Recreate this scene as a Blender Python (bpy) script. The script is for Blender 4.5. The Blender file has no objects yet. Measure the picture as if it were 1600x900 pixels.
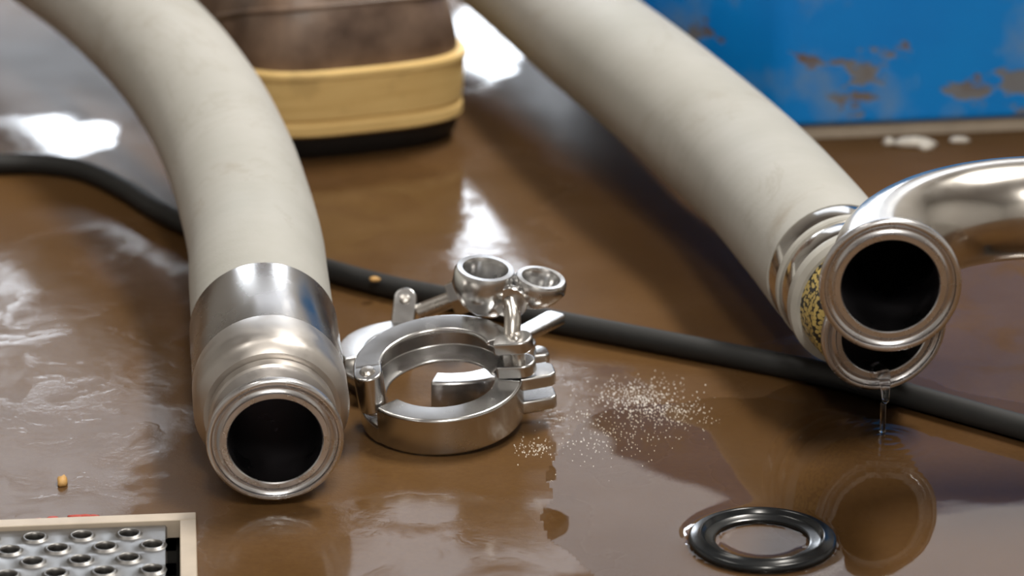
import bpy, math, random
from mathutils import Vector, Matrix, noise as mnoise
random.seed(7)
PI = math.pi
S = 0.001                       # all modelling below is in millimetres

# ------------------------------------------------------------------ camera
scene = bpy.context.scene
H, PITCH, FPX = 505.0, math.radians(20), 5300.0
cd = bpy.data.cameras.new('camera'); cam = bpy.data.objects.new('camera', cd)
scene.collection.objects.link(cam)
cam.location = (0, 0, H * S); cam.rotation_euler = (math.radians(90) - PITCH, 0, 0)
cd.sensor_width = 36.0; cd.lens = 36.0 * FPX / 1600.0
cd.clip_start = 0.02; cd.clip_end = 50
cd.dof.use_dof = True; cd.dof.focus_distance = 1.27; cd.dof.aperture_fstop = 10.0
scene.camera = cam

# ------------------------------------------------------------------ world, lights, exposure
w = bpy.data.worlds.new('world'); scene.world = w; w.use_nodes = True
w.node_tree.nodes['Background'].inputs[0].default_value = (0.75, 0.85, 1.0, 1)
w.node_tree.nodes['Background'].inputs[1].default_value = 0.5

def area(name, loc, rot, sx, sy, power, col):
    l = bpy.data.lights.new(name, 'AREA'); l.shape = 'RECTANGLE'; l.size = sx; l.size_y = sy
    l.energy = power; l.color = col
    o = bpy.data.objects.new(name, l); scene.collection.objects.link(o)
    o.location = loc; o.rotation_euler = rot
    return o
# room shell, metres
RX0, RX1, RY0, RY1, RZ = -3.0, 3.0, -2.6, 4.2, 2.9
WIN = (-0.95, 0.22, 0.42, 1.02)               # window in the back wall
SKY = (0.80, 0.88, 1.0)
area('daylight', ((WIN[0]+WIN[1])/2, RY1+0.16, (WIN[2]+WIN[3])/2), (math.radians(-90), 0, 0),
     WIN[1]-WIN[0], WIN[3]-WIN[2], 28, SKY)
HAZE_WIN = (-0.80, 0.80, 1.16, 2.30)             # unseen dimmer window added above it for grey haze on the floor
area('haze_fill_light', ((HAZE_WIN[0]+HAZE_WIN[1])/2, RY1+0.16, (HAZE_WIN[2]+HAZE_WIN[3])/2), (math.radians(-90), 0, 0),
     HAZE_WIN[1]-HAZE_WIN[0], HAZE_WIN[3]-HAZE_WIN[2], 6.5, (0.86, 0.90, 1.0))
LAMPS = [(0.9, 2.2, 0.35, 1.3, 72), (-1.2, 1.6, 0.35, 1.3, 10), (0.3, -1.4, 0.35, 1.3, 66)]  # last one is an unseen lamp added behind the camera as front fill

vs = scene.view_settings
vs.view_transform = 'Standard'; vs.look = 'None'; vs.gamma = 1.0; vs.use_curve_mapping = False
vs.exposure = 0.45

# ------------------------------------------------------------------ helpers
UP = Vector((0, math.sin(PITCH), math.cos(PITCH)))
FW = Vector((0, math.cos(PITCH), -math.sin(PITCH)))
def at(px, py, h=0.0):
    """point (mm) at height h above the floor, seen from the photographer's place"""
    d = Vector((1, 0, 0)) * ((px - 800) / FPX) - UP * ((py - 450) / FPX) + FW
    t = (h - H) / d.z
    return Vector((0, 0, H)) + d * t

class MB:
    def __init__(s): s.v = []; s.f = []; s.uv = None; s.M = Matrix.Identity(4)
    def add(s, vs_, fs):
        b = len(s.v); s.v += [s.M @ Vector(p) for p in vs_]; s.f += [tuple(b + i for i in f) for f in fs]
    def box(s, x0, x1, y0, y1, z0, z1):
        s.add([(x0,y0,z0),(x1,y0,z0),(x1,y1,z0),(x0,y1,z0),(x0,y0,z1),(x1,y0,z1),(x1,y1,z1),(x0,y1,z1)],
              [(0,3,2,1),(4,5,6,7),(0,1,5,4),(1,2,6,5),(2,3,7,6),(3,0,4,7)])
    def prism(s, poly, z0, z1):
        n = len(poly)
        s.add([(x,y,z0) for x,y in poly] + [(x,y,z1) for x,y in poly],
              [tuple(range(n))[::-1], tuple(range(n,2*n))] + [(i,(i+1)%n,n+(i+1)%n,n+i) for i in range(n)])
    def lathe(s, prof, o, ax, n=64, closed=False):
        """prof: list of (r, distance along axis)"""
        ax = Vector(ax).normalized(); o = Vector(o)
        u = ax.orthogonal().normalized(); v = ax.cross(u)
        k = len(prof); V = []
        for r, t in prof:
            for i in range(n):
                a = 2*PI*i/n; V.append(o + ax*t + (u*math.cos(a) + v*math.sin(a))*r)
        F = []
        for j in range(k if closed else k-1):
            for i in range(n):
                j2 = (j+1) % k
                F.append((j*n+i, j*n+(i+1)%n, j2*n+(i+1)%n, j2*n+i))
        if not closed:
            if prof[0][0] > 1e-6: F.append(tuple(range(n))[::-1])
            if prof[-1][0] > 1e-6: F.append(tuple((k-1)*n+i for i in range(n)))
        s.add(V, F)
    def tube(s, pts, rad, n=24, caps=True, inner=None):
        pts = [Vector(p) for p in pts]; k = len(pts)
        if not hasattr(rad, '__len__'): rad = [rad]*k
        T = [(pts[min(i+1,k-1)] - pts[max(i-1,0)]).normalized() for i in range(k)]
        N = T[0].cross(Vector((0,0,1))); N = (N if N.length > 1e-3 else Vector((1,0,0))).normalized()
        V = []; UVs = []; L = 0
        for i in range(k):
            if i:
                N = (N - T[i]*N.dot(T[i])).normalized(); L += (pts[i]-pts[i-1]).length
            B = T[i].cross(N)
            for j in range(n):
                a = 2*PI*j/n; V.append(pts[i] + (N*math.cos(a) + B*math.sin(a))*rad[i])
        F = [(i*n+j, i*n+(j+1)%n, (i+1)*n+(j+1)%n, (i+1)*n+j) for i in range(k-1) for j in range(n)]
        if caps: F += [tuple(range(n))[::-1], tuple((k-1)*n+j for j in range(n))]
        s.add(V, F)
        # texture coordinates: round the tube / along it, in metres
        lens = [0]
        for i in range(1, k): lens.append(lens[-1] + (pts[i]-pts[i-1]).length)
        s.uv = (n, rad[0], lens, k)
    def sweep(s, prof, a0, a1, n=40):
        """closed (r,z) profile swept round the local z axis"""
        k = len(prof); V = []
        for i in range(n+1):
            a = a0 + (a1-a0)*i/n
            for r, z in prof: V.append((r*math.cos(a), r*math.sin(a), z))
        F = [(i*k+j, (i+1)*k+j, (i+1)*k+(j+1)%k, i*k+(j+1)%k) for i in range(n) for j in range(k)]
        F += [tuple(range(k)), tuple(n*k+j for j in range(k))[::-1]]
        s.add(V, F)

def fix(me):
    import bmesh
    bm = bmesh.new(); bm.from_mesh(me); bmesh.ops.recalc_face_normals(bm, faces=bm.faces); bm.to_mesh(me); bm.free()

def obj(name, mb, mat, parent=None, base=None, smooth=35, bevel=0, recalc=True):
    base = Vector(base) if base is not None else (Vector(parent['_b']) if parent is not None else Vector((0,0,0)))
    me = bpy.data.meshes.new(name)
    me.from_pydata([(p - base) * S for p in mb.v], [], mb.f)
    if recalc: fix(me)
    if mb.uv:
        n, r, lens, k = mb.uv; uvl = me.uv_layers.new(name='UVMap')
        for p in me.polygons:
            for li in p.loop_indices:
                vi = me.loops[li].vertex_index
                if vi < n*k:
                    j = vi % n
                    if j == 0 and any((me.loops[q].vertex_index % n) == n-1 for q in p.loop_indices): j = n
                    uvl.data[li].uv = (j/n*2*PI*r*S, lens[vi//n]*S)
    me.materials.append(mat)
    o = bpy.data.objects.new(name, me); scene.collection.objects.link(o)
    if parent is not None: o.parent = parent
    else: o.location = base * S
    if bevel:
        m = o.modifiers.new('bevel', 'BEVEL'); m.width = bevel*S; m.segments = 2; m.limit_method = 'ANGLE'; m.angle_limit = math.radians(40)
    if smooth:
        for p in me.polygons: p.use_smooth = True
        if bevel:
            m = o.modifiers.new('wn', 'WEIGHTED_NORMAL'); m.keep_sharp = False
        else:
            me.set_sharp_from_angle(angle=math.radians(smooth))
    return o

def thing(name, label, cat, base, group=None):
    o = bpy.data.objects.new(name, None); scene.collection.objects.link(o)
    o.empty_display_size = 0.02
    o.location = Vector(base) * S; o['_b'] = tuple(base); o['label'] = label; o['category'] = cat
    if group: o['group'] = group
    return o
def sub(o, parent):                       # sub-part bookkeeping
    o['_b'] = parent['_b']; return o
def tag(o, label, cat, group=None, kind=None):
    o['label'] = label; o['category'] = cat
    if group: o['group'] = group
    if kind: o['kind'] = kind
    return o
def struct(o): o['kind'] = 'structure'; return o

def catmull(P, m=12):
    P = [Vector(p) for p in P]; out = []
    Q = [P[0]*2 - P[1]] + P + [P[-1]*2 - P[-2]]
    for i in range(1, len(Q)-2):
        a, b, c, d = Q[i-1:i+3]
        for j in range(m):
            t = j/m
            out.append(0.5*((2*b) + (c-a)*t + (2*a-5*b+4*c-d)*t*t + (3*b-a-3*c+d)*t**3))
    out.append(P[-1]); return out

# ------------------------------------------------------------------ materials
class NT:
    def __init__(s, name):
        s.m = bpy.data.materials.new(name); s.m.use_nodes = True; s.t = s.m.node_tree
        s.b = s.t.nodes['Principled BSDF']; s.out = s.t.nodes['Material Output']
        s.tc = None
    def n(s, typ, **kw):
        nd = s.t.nodes.new(typ)
        for k, v in kw.items(): setattr(nd, k, v)
        return nd
    def l(s, a, b): s.t.links.new(a, b)
    def co(s, scale=(1,1,1), kind='Object', loc=(0,0,0), rot=(0,0,0)):
        if s.tc is None: s.tc = s.n('ShaderNodeTexCoord')
        mp = s.n('ShaderNodeMapping'); mp.inputs['Scale'].default_value = scale
        mp.inputs['Location'].default_value = loc; mp.inputs['Rotation'].default_value = rot
        s.l(s.tc.outputs[kind], mp.inputs['Vector']); return mp.outputs[0]
    def noise(s, vec, scale, detail=4, rough=0.55, dist=0):
        nd = s.n('ShaderNodeTexNoise'); nd.inputs['Scale'].default_value = scale
        nd.inputs['Detail'].default_value = detail; nd.inputs['Roughness'].default_value = rough
        nd.inputs['Distortion'].default_value = dist
        s.l(vec, nd.inputs['Vector']); return nd.outputs['Fac']
    def ramp(s, fac, stops):
        nd = s.n('ShaderNodeValToRGB'); e = nd.color_ramp.elements
        while len(e) < len(stops): e.new(0.5)
        for q, (p, c) in zip(e, stops):
            q.position = p; q.color = (c, c, c, 1) if not hasattr(c, '__len__') else (*c, 1)
        s.l(fac, nd.inputs[0]); return nd.outputs[0]
    def mix(s, fac, a, b):
        nd = s.n('ShaderNodeMix', data_type='RGBA')
        for i, x in ((0, fac), (6, a), (7, b)):
            if hasattr(x, 'is_linked'): s.l(x, nd.inputs[i])
            elif i == 0: nd.inputs[0].default_value = x
            else: nd.inputs[i].default_value = (*x, 1)
        return nd.outputs[2]
    def math(s, op, a, b=0.0, clamp=False):
        nd = s.n('ShaderNodeMath', operation=op, use_clamp=clamp)
        for i, x in ((0, a), (1, b)):
            if hasattr(x, 'is_linked'): s.l(x, nd.inputs[i])
            else: nd.inputs[i].default_value = x
        return nd.outputs[0]
    def bump(s, h, strength, dist):
        nd = s.n('ShaderNodeBump'); nd.inputs['Strength'].default_value = strength; nd.inputs['Distance'].default_value = dist
        s.l(h, nd.inputs['Height']); return nd.outputs[0]
    def set(s, **kw):
        for k, v in kw.items():
            k = k.replace('_', ' ')
            i = s.b.inputs[k]
            if hasattr(v, 'is_linked'): s.l(v, i)
            elif hasattr(v, '__len__'): i.default_value = (*v, 1) if len(v) == 3 else v
            else: i.default_value = v
        return s

def steel(name, col=(0.62,0.60,0.57), r0=0.16, r1=0.34, sc=60, streak=(1,1,1), bump=0.0):
    t = NT(name)
    n1 = t.noise(t.co(streak), sc, 5)
    n2 = t.noise(t.co(), sc*0.35, 3)
    c = t.mix(t.ramp(n2, [(0.3, 0), (0.75, 1)]), col, tuple(x*0.86 for x in col))
    t.set(Base_Color=c, Metallic=1.0, Roughness=t.ramp(n1, [(0.25, r0), (0.75, r1)]))
    if bump: t.set(Normal=t.bump(n1, bump, 0.0004))
    return t.m
M = {}
M['steel'] = steel('stainless_steel', (0.70,0.67,0.63), 0.2, 0.36)
M['flange'] = steel('turned_flange_steel', (0.74,0.74,0.76), 0.22, 0.34, 80)
M['polished'] = steel('polished_steel', (0.70,0.68,0.65), 0.08, 0.16, 60)
M['sleeve'] = steel('worn_sleeve_steel', (0.46,0.44,0.42), 0.16, 0.34, 45, (1,1,1), 0.04)
M['cast'] = steel('cast_steel', (0.66,0.66,0.66), 0.17, 0.30, 90, bump=0.05)
M['brushed'] = steel('brushed_steel', (0.58,0.55,0.51), 0.12, 0.26, 40, (1,1,1), 0.03)
M['satin'] = steel('satin_steel', (0.60,0.57,0.54), 0.3, 0.5, 120)
M['grate'] = steel('grate_steel', (0.25,0.245,0.24), 0.34, 0.5, 50)

def plain(name, col, rough, noise_sc=40, amt=0.75, metal=0.0, bump=0.1, bd=0.0005):
    t = NT(name); nn = t.noise(t.co(), noise_sc, 5)
    t.set(Base_Color=t.mix(t.ramp(nn, [(0.3,0),(0.7,1)]), col, tuple(c*amt for c in col)), Roughness=rough, Metallic=metal,
          Normal=t.bump(nn, bump, bd))
    return t.m
M['black_rubber'] = plain('black_rubber', (0.016,0.016,0.018), 0.42, 80)
M['cable'] = plain('cable_rubber', (0.012,0.0125,0.0125), 0.6, 120)
M['gasket'] = plain('gasket_rubber', (0.010,0.012,0.014), 0.22, 90, bump=0.03)
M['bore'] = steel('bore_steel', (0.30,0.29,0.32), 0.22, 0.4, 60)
M['wall'] = plain('wall_paint', (0.55,0.54,0.52), 0.7, 3, 0.9)
M['ceil'] = plain('ceiling_paint', (0.6,0.6,0.6), 0.8, 3, 0.9)
M['frame'] = plain('window_frame_paint', (0.35,0.36,0.37), 0.5, 10)
M['grout'] = plain('frame_beige', (0.52,0.44,0.35), 0.5, 60, 0.8)
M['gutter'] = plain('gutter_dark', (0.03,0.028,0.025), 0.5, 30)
M['red'] = plain('red_residue', (0.45,0.05,0.03), 0.6, 200)
M['crumb'] = plain('crumb', (0.62,0.36,0.12), 0.6, 300)
M['chalk'] = plain('pale_debris', (0.75,0.70,0.62), 0.6, 300)
M['outsole'] = plain('black_outsole', (0.008,0.007,0.007), 0.6, 60)
M['lamp_body'] = plain('lamp_body', (0.7,0.7,0.7), 0.5, 10)

def m_hose():
    t = NT('hose_cloth_rubber'); uv = t.co(kind='UV')
    a = t.noise(t.co((1,1,1)), 9, 6, 0.6)
    c = t.mix(t.ramp(a, [(0.35,0),(0.7,1)]), (0.48,0.475,0.45), (0.39,0.387,0.355))
    # brown scuffs and stain marks
    s1 = t.noise(t.co((1,1,1), loc=(0.3,0.1,0.2)), 16, 6, 0.62, 0.6)
    c = t.mix(t.ramp(s1, [(0.59,0),(0.75,0.6)]), c, (0.24,0.18,0.115))
    s2 = t.noise(t.co((1,1,1), loc=(1.3,0.7,0.2)), 7, 8, 0.7, 1.2)
    c = t.mix(t.ramp(s2, [(0.490,0),(0.50,0.22),(0.51,0)]), c, (0.25,0.21,0.15))
    wv = t.n('ShaderNodeTexWave', wave_type='BANDS', bands_direction='Y'); wv.inputs['Scale'].default_value = 42
    wv.inputs['Distortion'].default_value = 2.5; wv.inputs['Detail'].default_value = 2; wv.inputs['Detail Scale'].default_value = 1.5
    t.l(t.co(kind='UV', rot=(0,0,0.35)), wv.inputs['Vector'])
    fine = t.noise(t.co(), 900, 2)
    hgt = t.math('ADD', t.math('MULTIPLY', wv.outputs['Fac'], 0.10), t.math('MULTIPLY', fine, 0.25))
    t.set(Base_Color=c, Roughness=0.62, Normal=t.bump(hgt, 0.35, 0.0008))
    return t.m
M['hose'] = m_hose()

def m_floor():
    t = NT('wet_brown_floor'); o = t.co()
    big = t.noise(o, 4.5, 5, 0.55, 0.3); mid = t.noise(o, 22, 5, 0.6, 0.4); fine = t.noise(o, 420, 3, 0.6)
    c = t.mix(t.ramp(big, [(0.32,0),(0.68,1)]), (0.122,0.064,0.022), (0.080,0.041,0.015))
    c = t.mix(t.ramp(mid, [(0.45,0),(0.8,0.35)]), c, (0.15,0.09,0.05))
    c = t.mix(t.math('MULTIPLY', t.ramp(fine, [(0.35,0),(0.7,1)]), 0.35), c, (0.075,0.035,0.016))
    # water film: patches of standing water with ragged edges, thin damp coating between them
    warp = t.n('ShaderNodeTexNoise'); warp.inputs['Scale'].default_value = 26; warp.inputs['Detail'].default_value = 5
    t.l(o, warp.inputs['Vector'])
    wv = t.n('ShaderNodeVectorMath', operation='SUBTRACT'); t.l(warp.outputs['Color'], wv.inputs[0]); wv.inputs[1].default_value = (0.5,0.5,0.5)
    ws = t.n('ShaderNodeVectorMath', operation='SCALE'); t.l(wv.outputs[0], ws.inputs[0]); ws.inputs['Scale'].default_value = 0.075
    wo = t.n('ShaderNodeVectorMath', operation='ADD'); t.l(o, wo.inputs[0]); t.l(ws.outputs[0], wo.inputs[1])
    film = None
    for x, y, rx, ry, rz in PATCHES:
        mp = t.n('ShaderNodeMapping', vector_type='TEXTURE'); t.l(wo.outputs[0], mp.inputs['Vector'])
        mp.inputs['Location'].default_value = (x, y, 0); mp.inputs['Rotation'].default_value = (0, 0, rz); mp.inputs['Scale'].default_value = (rx, ry, 1)
        ln = t.n('ShaderNodeVectorMath', operation='LENGTH'); t.l(mp.outputs[0], ln.inputs[0])
        k = t.ramp(ln.outputs['Value'], [(0.82, 1), (0.98, 0)])
        film = k if film is None else t.math('MAXIMUM', film, k)
    brk = t.noise(t.co(loc=(0.13,0.42,0)), 30, 5, 0.6, 0.6)
    film = t.math('MULTIPLY', film, t.ramp(brk, [(0.32, 0.25), (0.52, 1)]))
    grit = t.noise(o, 190, 5, 0.7); wave = t.noise(o, 40, 2, 0.5)
    rough = t.math('ADD', t.ramp(film, [(0.0, 0.30), (1.0, 0.055)]), t.math('MULTIPLY', t.ramp(brk, [(0.4,0),(0.7,1)]), 0.08))
    hgt = t.math('ADD', t.math('MULTIPLY', grit, t.ramp(film, [(0.0,0.9),(0.7,0.45),(1.0,0.12)])), t.math('MULTIPLY', wave, 0.4))
    nrm = t.bump(hgt, 0.28, 0.0008)
    t.set(Base_Color=c, Roughness=0.55, Coat_Weight=t.ramp(film, [(0.0, 0.16), (1.0, 1.0)]), Coat_IOR=1.38, Coat_Roughness=rough, Normal=t.bump(grit, 0.3, 0.0006))
    t.l(nrm, t.b.inputs['Coat Normal'])
    t.set(Specular_IOR_Level=0.03)
    return t.m
def patch(px, py, rx, ry, rz=0.0):
    c = at(px, py); a = at(px+rx, py); b = at(px, py-ry)
    return (c.x*S, c.y*S, (a.x-c.x)*S, (b.y-c.y)*S, rz)
PATCHES = [patch(775,335,105,105), patch(745,75,85,70), patch(715,845,245,85,0.25), patch(930,640,120,95,0.1), patch(50,215,130,50), patch(60,600,270,260),
           patch(1420,700,330,200), patch(1530,470,150,110), patch(560,330,160,120), patch(450,860,150,70)]
M['floor'] = m_floor()

def m_film(name, ior=1.33, rough=0.0):
    t = NT(name); t.t.nodes.remove(t.b)
    fr = t.n('ShaderNodeFresnel'); fr.inputs['IOR'].default_value = ior
    tr = t.n('ShaderNodeBsdfTransparent'); gl = t.n('ShaderNodeBsdfGlossy'); gl.inputs['Roughness'].default_value = rough
    tr.inputs['Color'].default_value = (0.97,0.96,0.94,1)
    mx = t.n('ShaderNodeMixShader'); t.l(fr.outputs[0], mx.inputs[0]); t.l(tr.outputs[0], mx.inputs[1]); t.l(gl.outputs[0], mx.inputs[2])
    t.l(mx.outputs[0], t.out.inputs[0]); return t.m
M['water'] = m_film('water_film', 1.36, 0.02)
M['pane'] = m_film('window_glass', 1.45, 0.0)
t = NT('water_drop'); t.set(Base_Color=(0.95,0.97,1.0), Roughness=0.02, IOR=1.33, Transmission_Weight=1.0); M['drop'] = t.m

def m_blue():
    t = NT('chipped_blue_paint'); o = t.co()
    a = t.noise(o, 6, 5); c = t.mix(t.ramp(a, [(0.35,0),(0.7,1)]), (0.0,0.29,0.86), (0.0,0.21,0.74))
    sc = t.noise(t.co((1,1,0.8), loc=(0.2,0,0.1)), 30, 5, 0.55)
    c = t.mix(t.ramp(sc, [(0.52,0),(0.68,0.6)]), c, (0.20,0.34,0.55))
    ch = t.noise(t.co((1,1,1.7), loc=(0.08,0,0.31)), 15, 8, 0.62)
    # chips gather towards the knocked lower edge
    xyz = t.n('ShaderNodeSeparateXYZ'); t.l(o, xyz.inputs[0])
    low = t.n('ShaderNodeMapRange'); low.inputs['From Min'].default_value = 0.0; low.inputs['From Max'].default_value = 0.11
    low.inputs['To Min'].default_value = 0.09; low.inputs['To Max'].default_value = -0.03; t.l(xyz.outputs['Z'], low.inputs['Value'])
    chb = t.math('ADD', ch, low.outputs[0])
    chip = t.ramp(chb, [(0.63,0),(0.65,1)])
    rust = t.noise(t.co(loc=(0.5,0.2,0)), 40, 4)
    bare = t.mix(t.ramp(rust, [(0.5,0),(0.66,1)]), (0.22,0.23,0.25), (0.19,0.13,0.09))
    bare = t.mix(t.ramp(rust, [(0.68,0),(0.72,1)]), bare, (0.40,0.17,0.06))
    t.set(Base_Color=t.mix(chip, c, bare), Roughness=0.45, Normal=t.bump(t.math('SUBTRACT', 1.0, chip), 0.4, 0.0008))
    return t.m
M['blue'] = m_blue()

def m_leather():
    t = NT('brown_leather'); o = t.co()
    a = t.noise(o, 22, 6, 0.62); b = t.noise(o, 260, 3)
    c = t.mix(t.ramp(a, [(0.3,0),(0.7,1)]), (0.055,0.031,0.021), (0.25,0.165,0.115))
    t.set(Base_Color=c, Roughness=t.ramp(a, [(0.3,0.30),(0.7,0.48)]), Normal=t.bump(b, 0.25, 0.0006)); return t.m
M['leather'] = m_leather()
def m_crepe():
    t = NT('cream_crepe_sole')
    a = t.noise(t.co((8,8,90)), 3, 5, 0.6); b = t.noise(t.co(), 30, 5)
    c = t.mix(t.ramp(a, [(0.35,0),(0.7,1)]), (0.86,0.62,0.26), (0.74,0.50,0.19))
    c = t.mix(t.ramp(b, [(0.55,0),(0.75,0.6)]), c, (0.24,0.15,0.06))
    t.set(Base_Color=c, Roughness=0.6, Normal=t.bump(a, 0.2, 0.0008)); return t.m
M['crepe'] = m_crepe()
def m_tape():
    t = NT('yellow_black_tape')
    v = t.n('ShaderNodeTexVoronoi'); v.inputs['Scale'].default_value = 620; t.l(t.co(), v.inputs['Vector'])
    n = t.noise(t.co(), 45, 3)
    c = t.mix(t.ramp(v.outputs['Distance'], [(0.50,0),(0.62,1)]), (0.55,0.42,0.14), (0.02,0.02,0.02))
    c = t.mix(t.ramp(n, [(0.56,0),(0.60,1)]), c, (0.62,0.58,0.45))
    t.set(Base_Color=c, Roughness=0.4); return t.m
M['tape'] = m_tape()
M['rim'] = plain('pale_rim', (0.50,0.49,0.45), 0.4, 60)
t = NT('lamp_tube'); t.set(Base_Color=(1,1,1), Emission_Color=(1.0,0.95,0.86), Emission_Strength=4.0); M['tube'] = t.m
t = NT('glint_white'); nn = t.noise(t.co(), 500, 2)
t.set(Base_Color=t.mix(nn, (0.75,0.71,0.64), (0.55,0.5,0.44)), Roughness=0.35); M['glint'] = t.m

# ------------------------------------------------------------------ room
# drain cut-out (mm), measured on the floor from its far right corner
DC = at(303, 806); DROT = math.radians(5.5)
DW, DD = 190.0, 120.0
def dpt(x, y):                                   # drain-local (x to the left is negative, y towards us negative)
    c, s_ = math.cos(DROT), math.sin(DROT)
    return (DC.x + x*c - y*s_, DC.y + x*s_ + y*c)
mb = MB()
X0, X1, Y0, Y1 = RX0*1000, RX1*1000, RY0*1000, RY1*1000
corn = [dpt(-DW,-DD), dpt(0,-DD), dpt(0,0), dpt(-DW,0)]
outer = [(X0,Y0), (X1,Y0), (X1,Y1), (X0,Y1)]
mb.add([(x,y,0) for x,y in outer] + [(x,y,0) for x,y in corn],
       [(0,1,5,4), (1,2,6,5), (2,3,7,6), (3,0,4,7)])
fl = struct(obj('floor', mb, M['floor'], smooth=0))

def shell(name, boxes, mat):
    mb = MB()
    for b in boxes: mb.box(*[q*1000 for q in b])
    return struct(obj(name, mb, mat, smooth=0))
th = 0.12
shell('wall_left', [(RX0-th, RX0, RY0-th, RY1+th, 0, RZ)], M['wall'])
shell('wall_right', [(RX1, RX1+th, RY0-th, RY1+th, 0, RZ)], M['wall'])
shell('wall_front', [(RX0, RX1, RY0-th, RY0, 0, RZ)], M['wall'])
def wall_open(x0, x1, z0, z1, holes):
    """wall strips round a column of openings (bottom to top)"""
    bx = []; zc = z0
    for hx0, hx1, hz0, hz1 in holes:
        bx.append((x0, x1, RY1, RY1+th, zc, hz0)); bx.append((x0, hx0, RY1, RY1+th, hz0, hz1)); bx.append((hx1, x1, RY1, RY1+th, hz0, hz1)); zc = hz1
    bx.append((x0, x1, RY1, RY1+th, zc, z1)); return bx
shell('wall_back', wall_open(RX0, RX1, 0, RZ, [WIN, HAZE_WIN]), M['wall'])
shell('ceiling', [(RX0-th, RX1+th, RY0-th, RY1+th, RZ, RZ+th)], M['ceil'])
def window(name, W, nd):
    wf = bpy.data.objects.new(name, None); scene.collection.objects.link(wf)
    wf['_b'] = (0, RY1*1000, W[2]*1000); wf.location = (0, RY1, W[2]); wf['kind'] = 'structure'
    f = 0.035
    def wbox(nm, x0, x1, z0, z1, y0, y1, mat):
        mb = MB(); mb.box(x0*1000, x1*1000, y0*1000, y1*1000, z0*1000, z1*1000); return obj(nm, mb, mat, wf, smooth=0)
    wbox('window_frame', W[0], W[1], W[2], W[2]+f, RY1+.02, RY1+.08, M['frame'])
    wbox('window_frame', W[0], W[1], W[3]-f, W[3], RY1+.02, RY1+.08, M['frame'])
    pw = (W[1]-W[0])/nd
    for i in range(nd+1):
        x = W[0] + i*pw - (0 if i == 0 else f if i == nd else f/2)
        wbox('mullion', x, x+f, W[2]+f, W[3]-f, RY1+.02, RY1+.08, M['frame'])
    for i in range(nd):
        wbox('pane', W[0]+i*pw+f*.6, W[0]+(i+1)*pw-f*.6, W[2]+f, W[3]-f, RY1+.045, RY1+.05, M['pane'])
window('window_1', WIN, 2); window('haze_fill_window', HAZE_WIN, 1)
for i, (x, y, lw, ll, e) in enumerate(LAMPS):
    lt = thing('ceiling_light', ['white strip light on the ceiling above the blue machine base', 'white strip light on the ceiling to the left of the boot',
               'white strip light added as front fill on the ceiling behind the photographer'][i], 'ceiling light', (x*1000, y*1000, RZ*1000-62), 'strip lights')
    mb = MB(); mb.box(x*1000-lw*500-15, x*1000+lw*500+15, y*1000-ll*500-15, y*1000+ll*500+15, RZ*1000-60, RZ*1000); obj('lamp_housing', mb, M['lamp_body'], lt, smooth=0)
    a = area('lamp_light', (0, 0, -0.004), (0, 0, 0), lw, ll, e, (1.0, 0.95, 0.87)); a.parent = lt

# ------------------------------------------------------------------ hoses with their stainless ends
def flange_prof(bore=17.4, R=25.25, th_=3.2, neck=19.4, back=16):
    # closed section of the clamp ferrule: distance 0 is the sealing face
    return [(bore, back), (bore, 0.5), (bore+0.4, 0), (19.7, 0), (19.75, 1.2), (20.2, 1.2), (20.25, 0.3), (20.7, 0.85), (21.4, 1.1), (22.1, 0.85), (22.55, 0.3), (22.6, 1.2), (23.0, 1.2), (23.05, 0.5), (23.3, 0.15), (23.8, 0),
            (24.3, 0.05), (24.8, 0.3), (25.1, 0.65), (R, 1.1), (R, th_-0.5), (R-0.5, th_), (neck+1.2, th_+2.6), (neck, th_+4.2), (neck, back)]

def hose(label, Pf, ax, path, steps, R, group):
    """Pf flange face centre, ax unit vector into the hose, path further centre points, steps = ferrule parts"""
    ax = ax.normalized()
    t = thing('suction_hose', label, 'hose', (Pf.x, Pf.y, 0), group)
    end = steps['hose0']
    pts = catmull([Pf + ax*end, Pf + ax*(end+45)] + path, 16)
    mb = MB(); mb.tube(pts, R, 40); obj('hose_body', mb, M['hose'], t, smooth=60)
    mb = MB(); mb.lathe(flange_prof(back=steps['neck']), Pf, ax, 96, True); obj('flange', mb, M['flange'], t)
    for nm, mat, prof in steps['parts']:
        mb = MB(); mb.lathe(prof, Pf, ax, 96, True); obj(nm, mb, mat, t)
    # dark bore
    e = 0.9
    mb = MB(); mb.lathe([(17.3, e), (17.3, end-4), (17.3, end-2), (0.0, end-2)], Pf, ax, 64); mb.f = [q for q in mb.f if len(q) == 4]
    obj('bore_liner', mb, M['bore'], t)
    return t

PfL = at(430, 690, 27.6)
axL = at(411, 505, 38) - PfL
L = dict(neck=17, hose0=88, parts=[
    ('collar_ring', M['satin'], [(17.6,15),(23.0,15),(23.8,15.8),(23.8,20),(23.0,21),(21.5,22),(17.6,22)]),
    ('collar', M['satin'], [(17.6,21.5),(25.5,21.5),(28.2,24),(29.2,27),(29.2,43),(28.9,46),(17.6,46)]),
    ('crimp_sleeve', M['sleeve'], [(17.6,45.5),(28.8,45.5),(28.9,47),(28.9,91),(28.4,92.5),(20,92.5),(17.6,90)])])
hose('pale grey hose with a plain stainless sleeve, its open end beside the clamps', PfL, axL,
     [at(400,390,42), at(386,330,46), at(356,240,53), at(308,150,61), at(235,60,68), at(130,-30,72), at(-20,-120,70), at(-220,-210,58), at(-480,-290,40)], L, 28.0, 'pale grey hoses')

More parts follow.
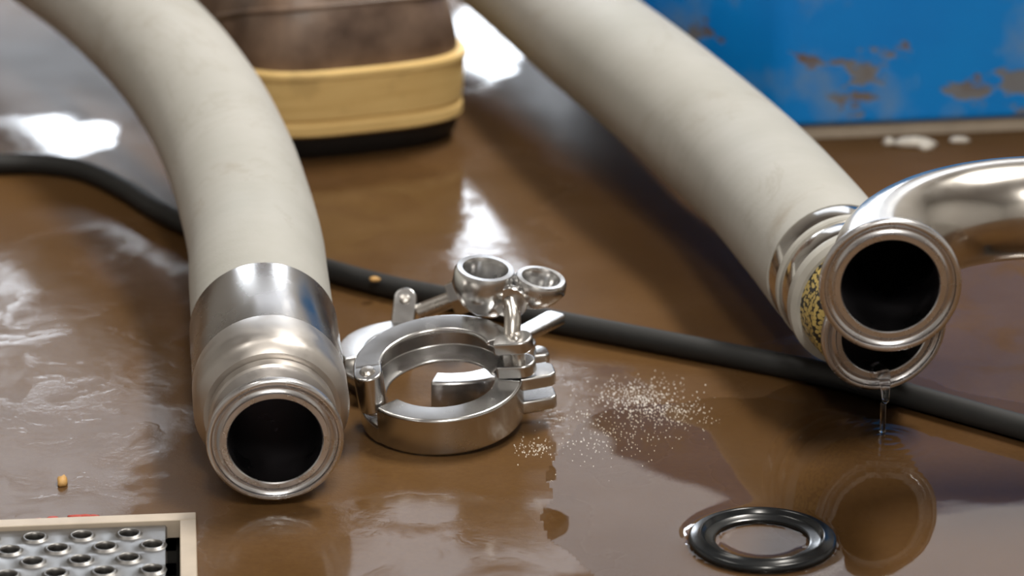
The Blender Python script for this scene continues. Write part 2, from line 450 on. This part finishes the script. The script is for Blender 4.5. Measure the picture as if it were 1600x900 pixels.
PfR = at(1383, 519, 40)
axR = at(1286, 398, 46) - PfR
R_ = dict(neck=12, hose0=60, parts=[
    ('taped_neck', M['tape'], [(17.6,11),(20.5,11),(24.5,15),(25.2,29),(17.6,29)]),
    ('rim', M['rim'], [(17.6,28.5),(26.5,28.5),(28.6,30),(28.9,32),(28.6,34.5),(27.6,35),(17.6,35)]),
    ('crimp_band', M['polished'], [(17.6,34.5),(27.8,34.5),(28.1,36),(28.1,46),(27.6,47),(17.6,47)]),
    ('band_ring', M['rim'], [(17.6,46.6),(28.0,46.6),(28.7,47.5),(28.7,49.5),(28.0,50.4),(17.6,50.4)]),
    ('crimp_band', M['polished'], [(17.6,50),(28.2,50),(28.4,51),(28.4,63),(28.2,64),(17.6,64)])])
hose('pale grey hose with banded stainless end and yellow tape, under the steel elbow', PfR, axR,
     [at(1166,262,48), at(1038,150,54), at(914,52,53), at(796,-45,51), at(655,-150,58), at(480,-280,78), at(250,-420,105)], R_, 28.8, 'pale grey hoses')

# ------------------------------------------------------------------ steel elbow pipe
PfE = at(1391.5, 448, 95)
a_ = Vector((0.0, 1, 0.03)).normalized(); b_ = Vector((1, 0.02, 0.05)).normalized(); b_ = (b_ - a_*b_.dot(a_)).normalized()
te = thing('pipe_elbow', 'shiny stainless pipe elbow with a flanged open end above the banded hose', 'pipe', (PfE.x, PfE.y, 0))
mb = MB(); mb.lathe(flange_prof(back=16), PfE, a_, 96, True); obj('flange', mb, M['flange'], te)
RB = 57.0
P1 = PfE + a_*15.5; ctr = P1 + b_*RB
pts = [P1] + [ctr - b_*RB*math.cos(q) + a_*RB*math.sin(q) for q in [PI/2*i/28 for i in range(1, 29)]]
e1 = pts[-1]; run = e1 + b_*240
pts += [e1 + b_*q for q in (40, 120, 200, 240)]
dn = Vector((0,0,-1)); dn = (dn - b_*dn.dot(b_)).normalized(); c2 = run + dn*RB
pts += [c2 - dn*RB*math.cos(q) + b_*RB*math.sin(q) for q in [PI/2*i/16 for i in range(1, 17)]]
e2 = pts[-1]; pts += [e2 + dn*(e2.z - 6)*0.6, Vector((e2.x + dn.x*(e2.z-6), e2.y + dn.y*(e2.z-6), 6))]
mb = MB(); mb.tube(pts, 19.3, 48, caps=False); obj('pipe', mb, M['brushed'], te, smooth=60)
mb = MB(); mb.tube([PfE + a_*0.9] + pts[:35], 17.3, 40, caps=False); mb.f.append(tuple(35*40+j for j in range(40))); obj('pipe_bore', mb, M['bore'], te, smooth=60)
mb = MB(); mb.lathe([(0,0),(40,0),(40,5),(38,7),(19,7)], (e2.x, e2.y, 0), (0,0,1), 48); obj('foot_plate', mb, M['steel'], te)

# ------------------------------------------------------------------ blue machine base base
tb = at(1320, 219); rot = math.radians(8)
def rrect(x0, x1, y0, y1, r, n=14):
    out = []
    for cx, cy, a0 in ((x1-r,y0+r,-PI/2),(x1-r,y1-r,0),(x0+r,y1-r,PI/2),(x0+r,y0+r,PI)):
        out += [(cx + r*math.cos(a0+PI/2*i/n), cy + r*math.sin(a0+PI/2*i/n)) for i in range(n+1)]
    return out
tk = thing('machine_base', 'blue painted steel machine base with chipped rusty lower edge', 'machine', tb)
TM = Matrix.Translation(tb) @ Matrix.Rotation(rot, 4, 'Z')
outl = [(-24,0),(560,0),(560,220),(-102,220),(-102,114),(-98,102),(-38,8)]
mb = MB(); mb.M = TM; mb.prism(outl, 7, 205); obj('base_shell', mb, M['blue'], tk, smooth=30, bevel=4)
mb = MB(); mb.M = TM; mb.prism([(-22,4),(556,4),(556,216),(-98,216),(-98,115),(-94,104),(-36,12)], 0, 7); obj('base_plate', mb, M['grout'], tk, smooth=30)

# ------------------------------------------------------------------ boot
toe = at(577, 250)
bt = thing('work_boot', 'brown leather work boot with thick cream wedge sole', 'boot', (toe.x, toe.y, 0))
yaw = math.radians(20)
BM = Matrix.Translation(toe) @ Matrix.Rotation(yaw, 4, 'Z')       # local -Y is the toe direction
LB = 300.0
def foot(y, wid=1.0):                                             # half widths at distance y behind the toe tip
    if y < 42: k = 53*(1 - (1 - y/42)**3.4)**(1/3.0)
    elif y < 110: k = 53 + 1.5*math.sin((y-42)/68*PI)
    elif y < 200: k = 53 - 14*(0.5-0.5*math.cos((y-110)/90*PI))
    elif y < 262: k = 39 - 1*(y-200)/62
    else: k = 38*max(0.0, 1 - ((y-262)/38)**2.4)**(1/2.2)
    return k*wid*1.08
def outline(y0, y1, wid, n=44, ins=0.0):
    """closed outline with the toe cut back to y0"""
    ys = [y0 + (y1-y0)*(0.5-0.5*math.cos(PI*i/n)) for i in range(n+1)]
    L_ = []
    for y in ys:
        yy = (y - y0)/(y1 - y0)*LB
        L_.append((max(0.2, foot(yy)*wid - ins), y))
    return [(x, y) for x, y in L_] + [(-x, y) for x, y in L_[::-1]][1:-1]
def stack(slices):
    mb = MB(); mb.M = BM; n = len(slices[0][0]); V = []; F = []
    for ol, z in slices: V += [(x, y, z) for x, y in ol]
    for j in range(len(slices)-1):
        F += [(j*n+i, j*n+(i+1)%n, (j+1)*n+(i+1)%n, (j+1)*n+i) for i in range(n)]
    F += [tuple(range(n))[::-1], tuple((len(slices)-1)*n+i for i in range(n))]
    mb.add(V, F); return mb
obj('outsole', stack([(outline(10,298,0.93), 0), (outline(5,299,0.96), 5), (outline(3,300,0.98), 13)]), M['outsole'], bt, smooth=40)
sl = stack([(outline(2,300,0.985), 13), (outline(0,301,1.0), 14.5), (outline(0,301,1.0), 19), (outline(1.2,300,0.985), 20.2), (outline(1.2,300,0.985), 21.2),
            (outline(0,301,1.0), 22.4), (outline(-1,301,1.01), 34), (outline(-1.5,301,1.015), 43), (outline(0,300,1.0), 44.5)])
so = sub(obj('wedge_sole', sl, M['crepe'], bt, smooth=40), bt)
obj('welt', stack([(outline(-2,302,1.025), 42.5), (outline(-2.5,302,1.03), 44), (outline(-2,302,1.025), 46), (outline(3,299,0.97), 46.3)]), M['crepe'], so, smooth=40)
sl = []
N = 46
for i in range(N+1):
    q = i/N
    z = 45.5 + 215*q**1.25
    d = z - 45.5
    if d < 50: yf = 4 + 36*(1 - math.sqrt(max(0, 1-(d/52)**2))); wd = 0.975 - 0.22*(d/50)**1.5
    elif d < 95: k = (d-50)/45; yf = 30 + 96*k**0.9; wd = 0.755 + 0.035*k
    else: k = min(1, (d-95)/70); yf = 126 + 28*math.sin(k*PI/2); wd = 0.79 + 0.02*k
    if d < 50: yf = 3 + 40*(1 - math.sqrt(max(0, 1-(d/53)**2)))
    sl.append((outline(yf, 297 - 6*math.sin(q*PI), wd), z))
up = sub(obj('upper', stack(sl), M['leather'], bt, smooth=75), bt)
# toe cap seam: a raised stitched ridge over the toe box
def on_upper(a, d):
    yf = 3 + 40*(1 - math.sqrt(max(0, 1-(d/53)**2))); wd = 0.975 - 0.22*(d/50)**1.5
    return yf, wd
ridge = []
for i in range(41):
    a = -1 + 2*i/40
    d = 30 - 17*abs(a)**2.6
    yf, wd = on_upper(0, d)
    # walk round the outline at this height
    yloc = yf + (297-yf)*(0.006 + 0.22*abs(a)**2.2)
    xx = foot((yloc-yf)/(297-yf)*LB)*wd
    ridge.append(BM @ Vector((math.copysign(xx, a) if abs(a) > 0.02 else 0, yloc - (0.6 if abs(a) < .6 else 0), 45.5+d)))
# smooth and keep evenly spaced
for _ in range(3): ridge = [ridge[0]] + [(ridge[i-1]+ridge[i]*2+ridge[i+1])/4 for i in range(1, 40)] + [ridge[-1]]
mb = MB(); mb.tube(ridge, 1.6, 8); obj('toe_seam', mb, M['leather'], up, smooth=60)
sl = [(outline(150,299,0.84), 252), (outline(149,300,0.86), 256), (outline(149,300,0.86), 266), (outline(151,298,0.83), 268)]
obj('padded_collar', stack(sl), M['leather'], bt, smooth=50)
for k in range(5):
    z = 148 + 20*k; d = z-45.5; kk = min(1, max(0,(d-95)/70)); yf = 126 + 28*math.sin(kk*PI/2)
    p = [BM @ Vector((x, yf - 2 + abs(x)*0.32, z + 4*math.cos(x/24*PI))) for x in [-24+3*i for i in range(17)]]
    mb = MB(); mb.tube(p, 2.2, 8); obj('lace', mb, M['outsole'], bt, smooth=60)

# ------------------------------------------------------------------ cable across the floor
cp = [(-260,285,5),(-120,262,5),(0,256,5),(70,257,5),(135,268,5),(195,296,5),(250,330,5),(330,366,5),(430,396,5),(520,424,5),(610,448,5),(700,466,5),(790,486,5),
      (880,505,5),(980,524,5),(1090,545,5),(1200,566,5),(1290,584,5),(1400,612,5),(1500,640,5),(1600,668,5),(1720,704,5),(1880,760,5)]
mb = MB(); mb.tube(catmull([at(x, y, 5.0) for x, y, z in cp], 8), 4.9, 20)
c0 = at(800, 488); tag(obj('cable', mb, M['cable'], base=(c0.x, c0.y, 0), smooth=60), 'black rubber cable running across the wet floor under both hoses', 'cable')

# ------------------------------------------------------------------ pipe clamps
PROF = [(32,-7.2),(32,7.2),(31.2,8),(22,8),(21,7.2),(21,6.4),(26.8,2.8),(26.8,-2.8),(21,-6.4),(21,-7.2),(22,-8),(31.2,-8)]
def seg(name, par, Mx, a0, a1, mat=None, prof=PROF):
    mb = MB(); mb.M = Mx; mb.sweep(prof, math.radians(a0), math.radians(a1), 40)
    return sub(obj(name, mb, mat or M['cast'], par, smooth=30, bevel=0.5), par)
def bar(mb_M, poly, z0, z1, name, par, bev=0.9, mat=None):
    mb = MB(); mb.M = mb_M; mb.prism(poly, z0, z1); return obj(name, mb, mat or M['cast'], par, smooth=30, bevel=bev)
def pin(Mx, x, y, z0, z1, r, name, par):
    mb = MB(); mb.M = Mx; mb.lathe([(0,z0-1),(r*.7,z0-1),(r,z0),(r,z1),(r*.75,z1+0.9),(0,z1+1.2)], (x,y,0), (0,0,1), 20)
    return obj(name, mb, M['steel'], par)
def rounded(poly_c, w_, l_, n=10):
    """tongue from (0,0) along +x, rounded end"""
    return [(0,-w_/2),(l_-w_/2,-w_/2)] + [(l_-w_/2 + w_/2*math.cos(a), w_/2*math.sin(a)) for a in [-PI/2+PI*i/n for i in range(1,n)]] + [(l_-w_/2,w_/2),(0,w_/2)]
def place(x, y, rz, Mx): return Mx @ Matrix.Translation((x, y, 0)) @ Matrix.Rotation(math.radians(rz), 4, 'Z')

def wing_nut(par, Mx):
    """boss along local z with two looped wings spreading along local x (loop holes run along local y)"""
    mb = MB(); mb.M = Mx
    mb.lathe([(3.2,-1),(6.4,-1),(6.8,0),(6.2,4),(6.0,9),(6.4,12),(3.2,12)], (0,0,0), (0,0,1), 28, True)
    nb = sub(obj('wing_nut', mb, M['cast'], par, smooth=40), par)
    for s_ in (-1, 1):
        mb = MB(); mb.M = Mx
        # loop: swept rounded section round an egg-shaped ring in the x-z plane
        k = 40; sec = 10; V = []; F = []
        for i in range(k):
            a = 2*PI*i/k
            cx = 12.0 + 10.2*math.cos(a); cz = 9.0 + 10.4*math.sin(a) + 1.5*math.cos(a)
            nx, nz = math.cos(a), math.sin(a)
            ww = (8.8 if s_ < 0 else 5.6) - 1.0*math.cos(a); dy = 0 if s_ < 0 else -3.2; sc_ = 1.0 if s_ < 0 else 0.84
            for j in range(sec):
                b = 2*PI*j/sec
                rr = math.copysign(abs(math.cos(b))**0.6, math.cos(b))*2.2; yy = math.copysign(abs(math.sin(b))**0.5, math.sin(b))*ww
                tp = 1 - 0.32*max(0, yy/ww)**1.5; V.append((s_*(10.5 + (cx + nx*rr - 10.5)*tp)*sc_, yy + dy, 8 + (cz + nz*rr - 8)*tp*sc_))
        F = [(i*sec+j, ((i+1)%k)*sec+j, ((i+1)%k)*sec+(j+1)%sec, i*sec+(j+1)%sec) for i in range(k) for j in range(sec)]
        mb.add(V, F); obj('wing', mb, M['cast'], nb, smooth=50)
    return nb

def frame(o, z, x):
    z = Vector(z).normalized(); x = Vector(x); x = (x - z*x.dot(z)).normalized(); y = z.cross(x)
    return Matrix.Translation(o) @ Matrix((x, y, z)).transposed().to_4x4()

# lower clamp, flat on the floor at the back
c2_ = at(652, 541, 16); C2 = Matrix.Translation(Vector((c2_.x, c2_.y, 8)))
c3_ = at(702, 552, 16); C3 = Matrix.Translation(Vector((c3_.x, c3_.y, 8)))
k2 = thing('pipe_clamp', 'stainless pipe clamp lying underneath, bright rear arc with a drilled ear', 'clamp', (c2_.x, c2_.y, 0), 'stainless pipe clamps')
seg('clamp_half', k2, C2, 96, 206)
seg('clamp_half', k2, C3, 258, 368)
e = place(28*math.cos(math.radians(104)), 28*math.sin(math.radians(104)), 84, C2) @ Matrix.Translation((0,0,4)) @ Matrix.Rotation(math.radians(-42), 4, 'Y')
ear = sub(bar(e, rounded(0, 9.5, 19), -2.5, 3.5, 'drilled_ear', k2), k2)
pin(e, 13.2, 0, -2, 3.6, 2.3, 'pin', ear)
pin(C2, 27*math.cos(math.radians(226)), 27*math.sin(math.radians(226)), -7, 3, 3.6, 'hinge_pin', k2)
bar(place(27*math.cos(math.radians(200)), 27*math.sin(math.radians(200)), -60, C2), rounded(0, 9, 17), -2.5, 2.0, 'hinge_link', k2)
for z0, z1 in ((2.6, 7.8), (-7.8, -2.6)):
    q = place(28*math.cos(math.radians(4)), 28*math.sin(math.radians(4)), 10, C3)
    bar(q, [(-4,-6),(10,-5),(12,-3),(12,4),(10,6),(-4,6)], z0, z1, 'fork_tine', k2)
LA = at(812, 526, 22); LB_ = at(872, 494, 22); ld = LB_ - LA; an = math.degrees(math.atan2(ld.y, ld.x))
LM = Matrix.Translation(LA) @ Matrix.Rotation(math.radians(an), 4, 'Z')
lt_ = sub(bar(LM, [(-3,-4.2),(ld.length-2,-4.6),(ld.length,-3),(ld.length,3),(ld.length-2,4.6),(-3,4.2)], -2, 2, 'bolt_latch', k2), k2)
HM = Matrix.Translation(at(800, 541, 19)); mb = MB(); mb.M = HM
mb.sweep([(9.6,-3.5),(9.6,2.2),(5.6,2.2),(5.6,-3.5)], math.radians(-75), math.radians(80), 20); obj('latch_hook', mb, M['cast'], lt_, smooth=30, bevel=0.6)
B0 = at(654, 488, 18); B1 = at(716, 464, 25)
mb = MB(); mb.tube([B0, B1], 3.4, 16); obj('swing_bolt', mb, M['steel'], k2, smooth=60)
nd = (B1-B0).normalized(); mb = MB(); mb.lathe([(3,0),(7.4,0),(8,0.8),(8,9),(7.4,10),(3,10)], B1 - nd*3, nd, 6, True); obj('hex_nut', mb, M['cast'], k2, smooth=20, bevel=0.4)

# upper clamp, opened out: front half on the floor, the other half tipped up on the lower clamp
c1 = at(690, 588, 21.5); c1.z = 13.2
C1 = Matrix.Translation(c1) @ Matrix.Rotation(math.radians(-2.5), 4, 'Y') @ Matrix.Rotation(math.radians(8.5), 4, 'X')
k1 = thing('pipe_clamp', 'stainless pipe clamp opened on top, wing nut upright and front half on the floor', 'clamp', (c1.x, c1.y, 0), 'stainless pipe clamps')
seg('clamp_half', k1, C1, 220, 366)
LOW = [(32,-8),(32,-1.2),(31.4,-0.6),(22,-0.6),(21.4,-1.2),(21.4,-8)]
kn = seg('hinge_knuckle', k1, C1, 172, 220.5, prof=LOW)
for z0, z1 in ((2.4, 8), (-8, -2.4)):
    q = place(27.0, 2.0, 10, C1)
    bar(q, [(-4,-5.5),(4,-6.2),(15,-5.5),(17.5,-3.5),(17.5,3.5),(15,5.5),(2,5.5),(-5,4)], z0, z1, 'fork_tine', k1)
cu = at(684, 584, 26)
UM = Matrix.Translation(cu) @ Matrix.Rotation(math.radians(-7.0), 4, 'Y') @ Matrix.Rotation(math.radians(9.5), 4, 'X')
seg('clamp_half', k1, UM, 18, 186)
p_ = (26.5*math.cos(math.radians(187)), 26.5*math.sin(math.radians(187)))
q = place(p_[0], p_[1]+2, -88, UM)
kk = sub(bar(q, rounded(0, 11, 11), -8, 8, 'hinge_knuckle', k1), k1)
pin(q, 4.5, 0, -10, 8.2, 3.2, 'hinge_pin', kk)
q = place(23, 9, -8, UM)
for z0, z1 in ((2.6, 8), (-8, -2.6)):
    bar(q, rounded(0, 11, 15), z0, z1, 'bolt_lug', k1)
pin(q, 8.5, 0, -8, 8.2, 2.6, 'bolt_pin', k1)
pv = q @ Vector((6.5, 1, 5)); bdir = Vector((0.10, 0.95, 0.10)).normalized()
no = pv + Vector((-0.5, 13, 11.5))
mb = MB(); mb.tube(catmull([pv - Vector((0,0,3)), pv + Vector((0.1,1.5,3)), pv + Vector((0.3,5.5,8)), no, no + bdir*8, no + bdir*20], 6), 3.3, 16); obj('swing_bolt', mb, M['steel'], k1, smooth=60)
wing_nut(k1, frame(no, bdir, (1, 0.62, -0.06)))

# ------------------------------------------------------------------ gasket ring
g = at(1191, 850); g.z = 0.0
mb = MB(); mb.lathe([(17.2,0.3),(17.0,0.9),(17.2,1.9),(18.0,2.3),(20.4,2.4),(21.2,3.0),(21.7,4.2),(22.3,4.5),(22.9,4.2),(23.4,3.6),(25.6,3.4),(26.5,2.8),(26.8,1.6),(26.3,0.3)],
         g, (0,0,1), 96, True)
tag(obj('gasket_ring', mb, M['gasket'], base=g, smooth=50), 'black rubber gasket ring lying in water on the floor', 'gasket')

# ------------------------------------------------------------------ puddle with ripples and the drip that feeds it
imp = at(1387, 690)
pc = at(1350, 790)
def puddle_r(a): return 1.0 + 0.16*mnoise.noise(Vector((math.cos(a)*1.4, math.sin(a)*1.4, 3.1))) + 0.07*mnoise.noise(Vector((math.cos(a)*5, math.sin(a)*5, 1.7)))
mb = MB(); st = 1.25; ex, ey = 125, 130
nx, ny = int(2*ex*1.25/st), int(2*ey*1.25/st); idx = {}; V = []
for j in range(ny+1):
    for i in range(nx+1):
        x = -ex*1.25 + i*st; y = -ey*1.25 + j*st
        a = math.atan2(y/ey, x/ex); rr = math.hypot(x/ex, y/ey)/puddle_r(a)
        if rr > 1.0: continue
        X, Y = pc.x + x, pc.y + y
        k = min(1, (1-rr)/0.3); z = 0.5*k*k*(3-2*k) + 0.03
        d = math.hypot(X-imp.x, Y-imp.y)
        z += 0.15*math.cos(d*2*PI/5.5)*math.exp(-d/11) 
        dg = math.hypot(X-g.x, Y-g.y)
        if dg > 26.3: z += 1.5*math.exp(-(dg-26.3)/2.4)
        elif dg < 17.2: z += 0.9*math.exp(-(17.2-dg)/2.0)
        z += 0.03*mnoise.noise(Vector((X*0.05, Y*0.05, 0)))
        idx[(i,j)] = len(V); V.append((X, Y, z))
F = [(idx[(i,j)], idx[(i+1,j)], idx[(i+1,j+1)], idx[(i,j+1)]) for (i,j) in idx if (i+1,j) in idx and (i+1,j+1) in idx and (i,j+1) in idx]
mb.add(V, F)
pu = tag(obj('puddle', mb, M['water'], base=(pc.x, pc.y, 0), smooth=180, recalc=False), 'clear rippled puddle of water around the gasket and below the dripping hose', 'puddle', kind='stuff')

lip = PfR + axR.normalized()*0.5 + Vector((0, 0, -1))*17.6
dr = thing('water_drip', 'clear water dribbling from the lip of the taped hose end', 'water', (imp.x, imp.y, 0))
down = [lip + axR.normalized()*7 + Vector((0,0,-1.6)), lip + Vector((0,-0.5,0.2)), lip - axR.normalized()*2.5 + Vector((0,0,-3)), lip - axR.normalized()*4 + Vector((0,0,-9)),
        Vector((lip.x, lip.y-5.5, 12)), Vector((lip.x, lip.y-6, 5)), Vector((lip.x, lip.y-6, 0.6))]
pp = catmull(down, 6); rd = [3.4 - 2.3*min(1, i/(len(pp)*0.55)) for i in range(len(pp))]
adir = axR.normalized(); sd = Vector((0,0,1)).cross(adir).normalized(); upv = adir.cross(sd)
mb = MB(); hc = math.sqrt(17.2**2 - 12.6**2); c0_ = PfR - upv*12.6
mb.add([c0_ + adir*1.5 - sd*hc, c0_ + adir*1.5 + sd*hc, c0_ + adir*50 + sd*hc, c0_ + adir*50 - sd*hc], [(0,1,2,3)])
obj('pooled_water', mb, M['water'], dr, smooth=0)
mb = MB(); mb.tube(pp, rd, 14); obj('stream', mb, M['drop'], dr, smooth=80)

# ------------------------------------------------------------------ floor drain
dn_ = thing('floor_drain', 'perforated stainless drain grate in a pale frame', 'drain', (DC.x, DC.y, 0))
DM = Matrix.Translation((DC.x, DC.y, 0)) @ Matrix.Rotation(DROT, 4, 'Z')
def dbox(nm, x0, x1, y0, y1, z0, z1, mat, bev=0.4):
    mb = MB(); mb.M = DM; mb.box(x0, x1, y0, y1, z0, z1); return obj(nm, mb, mat, dn_, smooth=30, bevel=bev)
dbox('frame_bar', -DW, 0.8, -6.0, 0.6, -6, 1.3, M['grout'])
dbox('frame_bar', -5.2, 0.8, -DD, -6.0, -6, 1.2, M['grout'])
dbox('frame_bar', -DW, -DW+6, -DD+6, -6.0, -6, 1.2, M['grout'])
dbox('frame_bar', -DW, -5.2, -DD, -DD+6, -6, 1.2, M['grout'])
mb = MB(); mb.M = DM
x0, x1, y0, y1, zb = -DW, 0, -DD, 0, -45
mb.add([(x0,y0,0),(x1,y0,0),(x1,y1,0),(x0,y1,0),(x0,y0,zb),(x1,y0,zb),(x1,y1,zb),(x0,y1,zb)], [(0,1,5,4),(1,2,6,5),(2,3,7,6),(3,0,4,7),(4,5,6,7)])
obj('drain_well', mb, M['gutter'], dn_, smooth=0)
# grate plate: staggered dimpled holes, each cell its own ring of faces
mb = MB(); mb.M = DM; PX, PY = 17.0, 10.6
gx1, gy1 = -14.5, -7.0
def cell(cx, cy, wx, wy, zt=-0.4):
    n = 28; V = []; F = []
    per = []
    for i in range(n):
        a = 2*PI*i/n; c_, s_ = math.cos(a), math.sin(a)
        k = min(wx/2/abs(c_) if abs(c_) > 1e-9 else 1e9, wy/2/abs(s_) if abs(s_) > 1e-9 else 1e9)
        per.append((c_*k, s_*k))
    # put exact corners on the nearest rays
    for sx in (-1,1):
        for sy in (-1,1):
            j = min(range(n), key=lambda i: (per[i][0]-sx*wx/2)**2 + (per[i][1]-sy*wy/2)**2); per[j] = (sx*wx/2, sy*wy/2)
    rings = [(None, zt), (5.1, zt), (4.7, zt+0.25), (4.2, zt+0.75), (3.8, zt+0.85), (3.45, zt+0.6), (3.2, zt-0.2), (3.2, zt-2.5)]
    for r, z in rings:
        for i in range(n):
            a = 2*PI*i/n
            V.append((cx+per[i][0], cy+per[i][1], z) if r is None else (cx+r*math.cos(a), cy+r*math.sin(a), z))
    for j in range(len(rings)-1):
        F += [(j*n+i, j*n+(i+1)%n, (j+1)*n+(i+1)%n, (j+1)*n+i) for i in range(n)]
    mb.add(V, F)
rows = 9
for r in range(rows):
    cy = gy1 - PY*(r+0.62)
    off = 0 if r % 2 else PX/2
    for c in range(9):
        cx = gx1 - off - PX*(c+0.15) + 6
        if cx - PX/2 < -DW + 8: continue
        cell(cx - 4, cy, PX, PY)
zt = -0.4
# plain margin right of the holes, with its folded rim
for r in range(rows):
    cy = gy1 - PY*(r+0.62); off = 0 if r % 2 else PX/2
    xr = gx1 - off - PX*0.15 + 6 - 4 + PX/2
    mb.add([(xr, cy-PY/2, zt), (-10.5, cy-PY/2, zt), (-10.5, cy+PY/2, zt), (xr, cy+PY/2, zt)], [(0,1,2,3)])
yt = gy1 - PY*0.12
mb.add([(-DW+8, yt, zt), (-10.5, yt, zt), (-10.5, -6.6, zt), (-DW+8, -6.6, zt)], [(0,1,2,3)])
yb = gy1 - PY*(rows-1+1.12)
mb.add([(-10.5, -6.6, zt), (-10.5, yb, zt), (-9.9, yb, zt-0.8), (-9.9, -6.6, zt-0.8), (-9.9, yb, zt-5), (-9.9, -6.6, zt-5)], [(0,1,2,3),(3,2,4,5)])
gp = obj('grate_plate', mb, M['grate'], dn_, smooth=50)

# ------------------------------------------------------------------ small debris
def blob(name, p, r, mat, label, cat, group, sq=(1,1,0.6), seed=0):
    import bmesh
    bm = bmesh.new(); bmesh.ops.create_icosphere(bm, subdivisions=2, radius=r)
    for v in bm.verts:
        k = 1 + 0.35*mnoise.noise(v.co*(1.3/r) + Vector((seed*3.1, 0, 0)))
        v.co = Vector((v.co.x*sq[0]*k, v.co.y*sq[1]*k, max(v.co.z*sq[2]*k, -r*sq[2]*0.5)))
    zmin = min(v.co.z for v in bm.verts)
    for v in bm.verts: v.co.z -= zmin; v.co *= S
    me = bpy.data.meshes.new(name); bm.to_mesh(me); bm.free(); me.materials.append(mat)
    for q in me.polygons: q.use_smooth = True
    o = bpy.data.objects.new(name, me); scene.collection.objects.link(o); o.location = Vector(p)*S
    return tag(o, label, cat, group)
blob('crumb', at(98, 756), 2.3, M['crumb'], 'small tan crumb on the floor above the drain grate', 'crumb', None, (0.9,1.6,0.9), 1)
cpos = at(586, 438, 9.4); blob('crumb', cpos, 2.2, M['crumb'], 'small tan crumb stuck on the black cable', 'crumb', None, (1.1,0.9,0.5), 2)
for i, (x, y, r) in enumerate(((60,815,1.0),(82,813,1.2),(118,811,1.5),(132,810,1.3),(147,809,1.0))):
    blob('residue_fleck', at(x, y-2), r, M['red'], ['first','second','third','fourth','fifth'][i] + ' red residue fleck from the left along the drain frame', 'residue', 'red flecks along the drain frame', (2.0,1,0.5), i+5)
for i, (x, y, r, q, lb) in enumerate(((1389,226,3.2,1.0,'round white pebble at the foot of the blue machine base'),(1428,228,4.2,2.6,'longest white chip at the foot of the blue machine base'),
                               (1447,233,2.6,1.4,'small white chip just right of the longest chip by the blue base'),(1497,222,2.6,2.0,'pale pinkish chip right of the white chips by the blue base'))):
    blob('pale_chip', at(x, y), r, M['chalk'], lb, 'debris', 'pale chips by the blue base', (q,1,0.7), i+11)
# pale flecks standing in for floor-texture glints, in front of the cable
import bmesh
bm = bmesh.new(); rnd = random.Random(3); made = 0
def fleck(p, r):
    m = Matrix.Translation(p) @ Matrix.Diagonal((0.8, 2.6, 0.4, 1))
    bmesh.ops.create_icosphere(bm, subdivisions=1, radius=r, matrix=m)
f0 = at(1020, 640)
for cx, cy, sx, sy, n in ((995,618,34,13,420),(1045,645,36,12,260),(960,660,60,26,260),(930,690,55,22,90),(835,702,18,8,90)):
    for _ in range(n):
        p = at(rnd.gauss(cx, sx), rnd.gauss(cy, sy)) - f0; p.z = 0.05
        fleck(p*S, rnd.uniform(0.12, 0.36)*S)
me = bpy.data.meshes.new('glint_flecks'); bm.to_mesh(me); bm.free(); me.materials.append(M['glint'])
o = bpy.data.objects.new('glint_flecks', me); scene.collection.objects.link(o); o.location = f0*S
tag(o, 'patch of white flecks standing in for glints on the brown floor beside the clamps', 'glint', kind='stuff')

for o in list(bpy.data.objects):
    if '_b' in o: del o['_b']
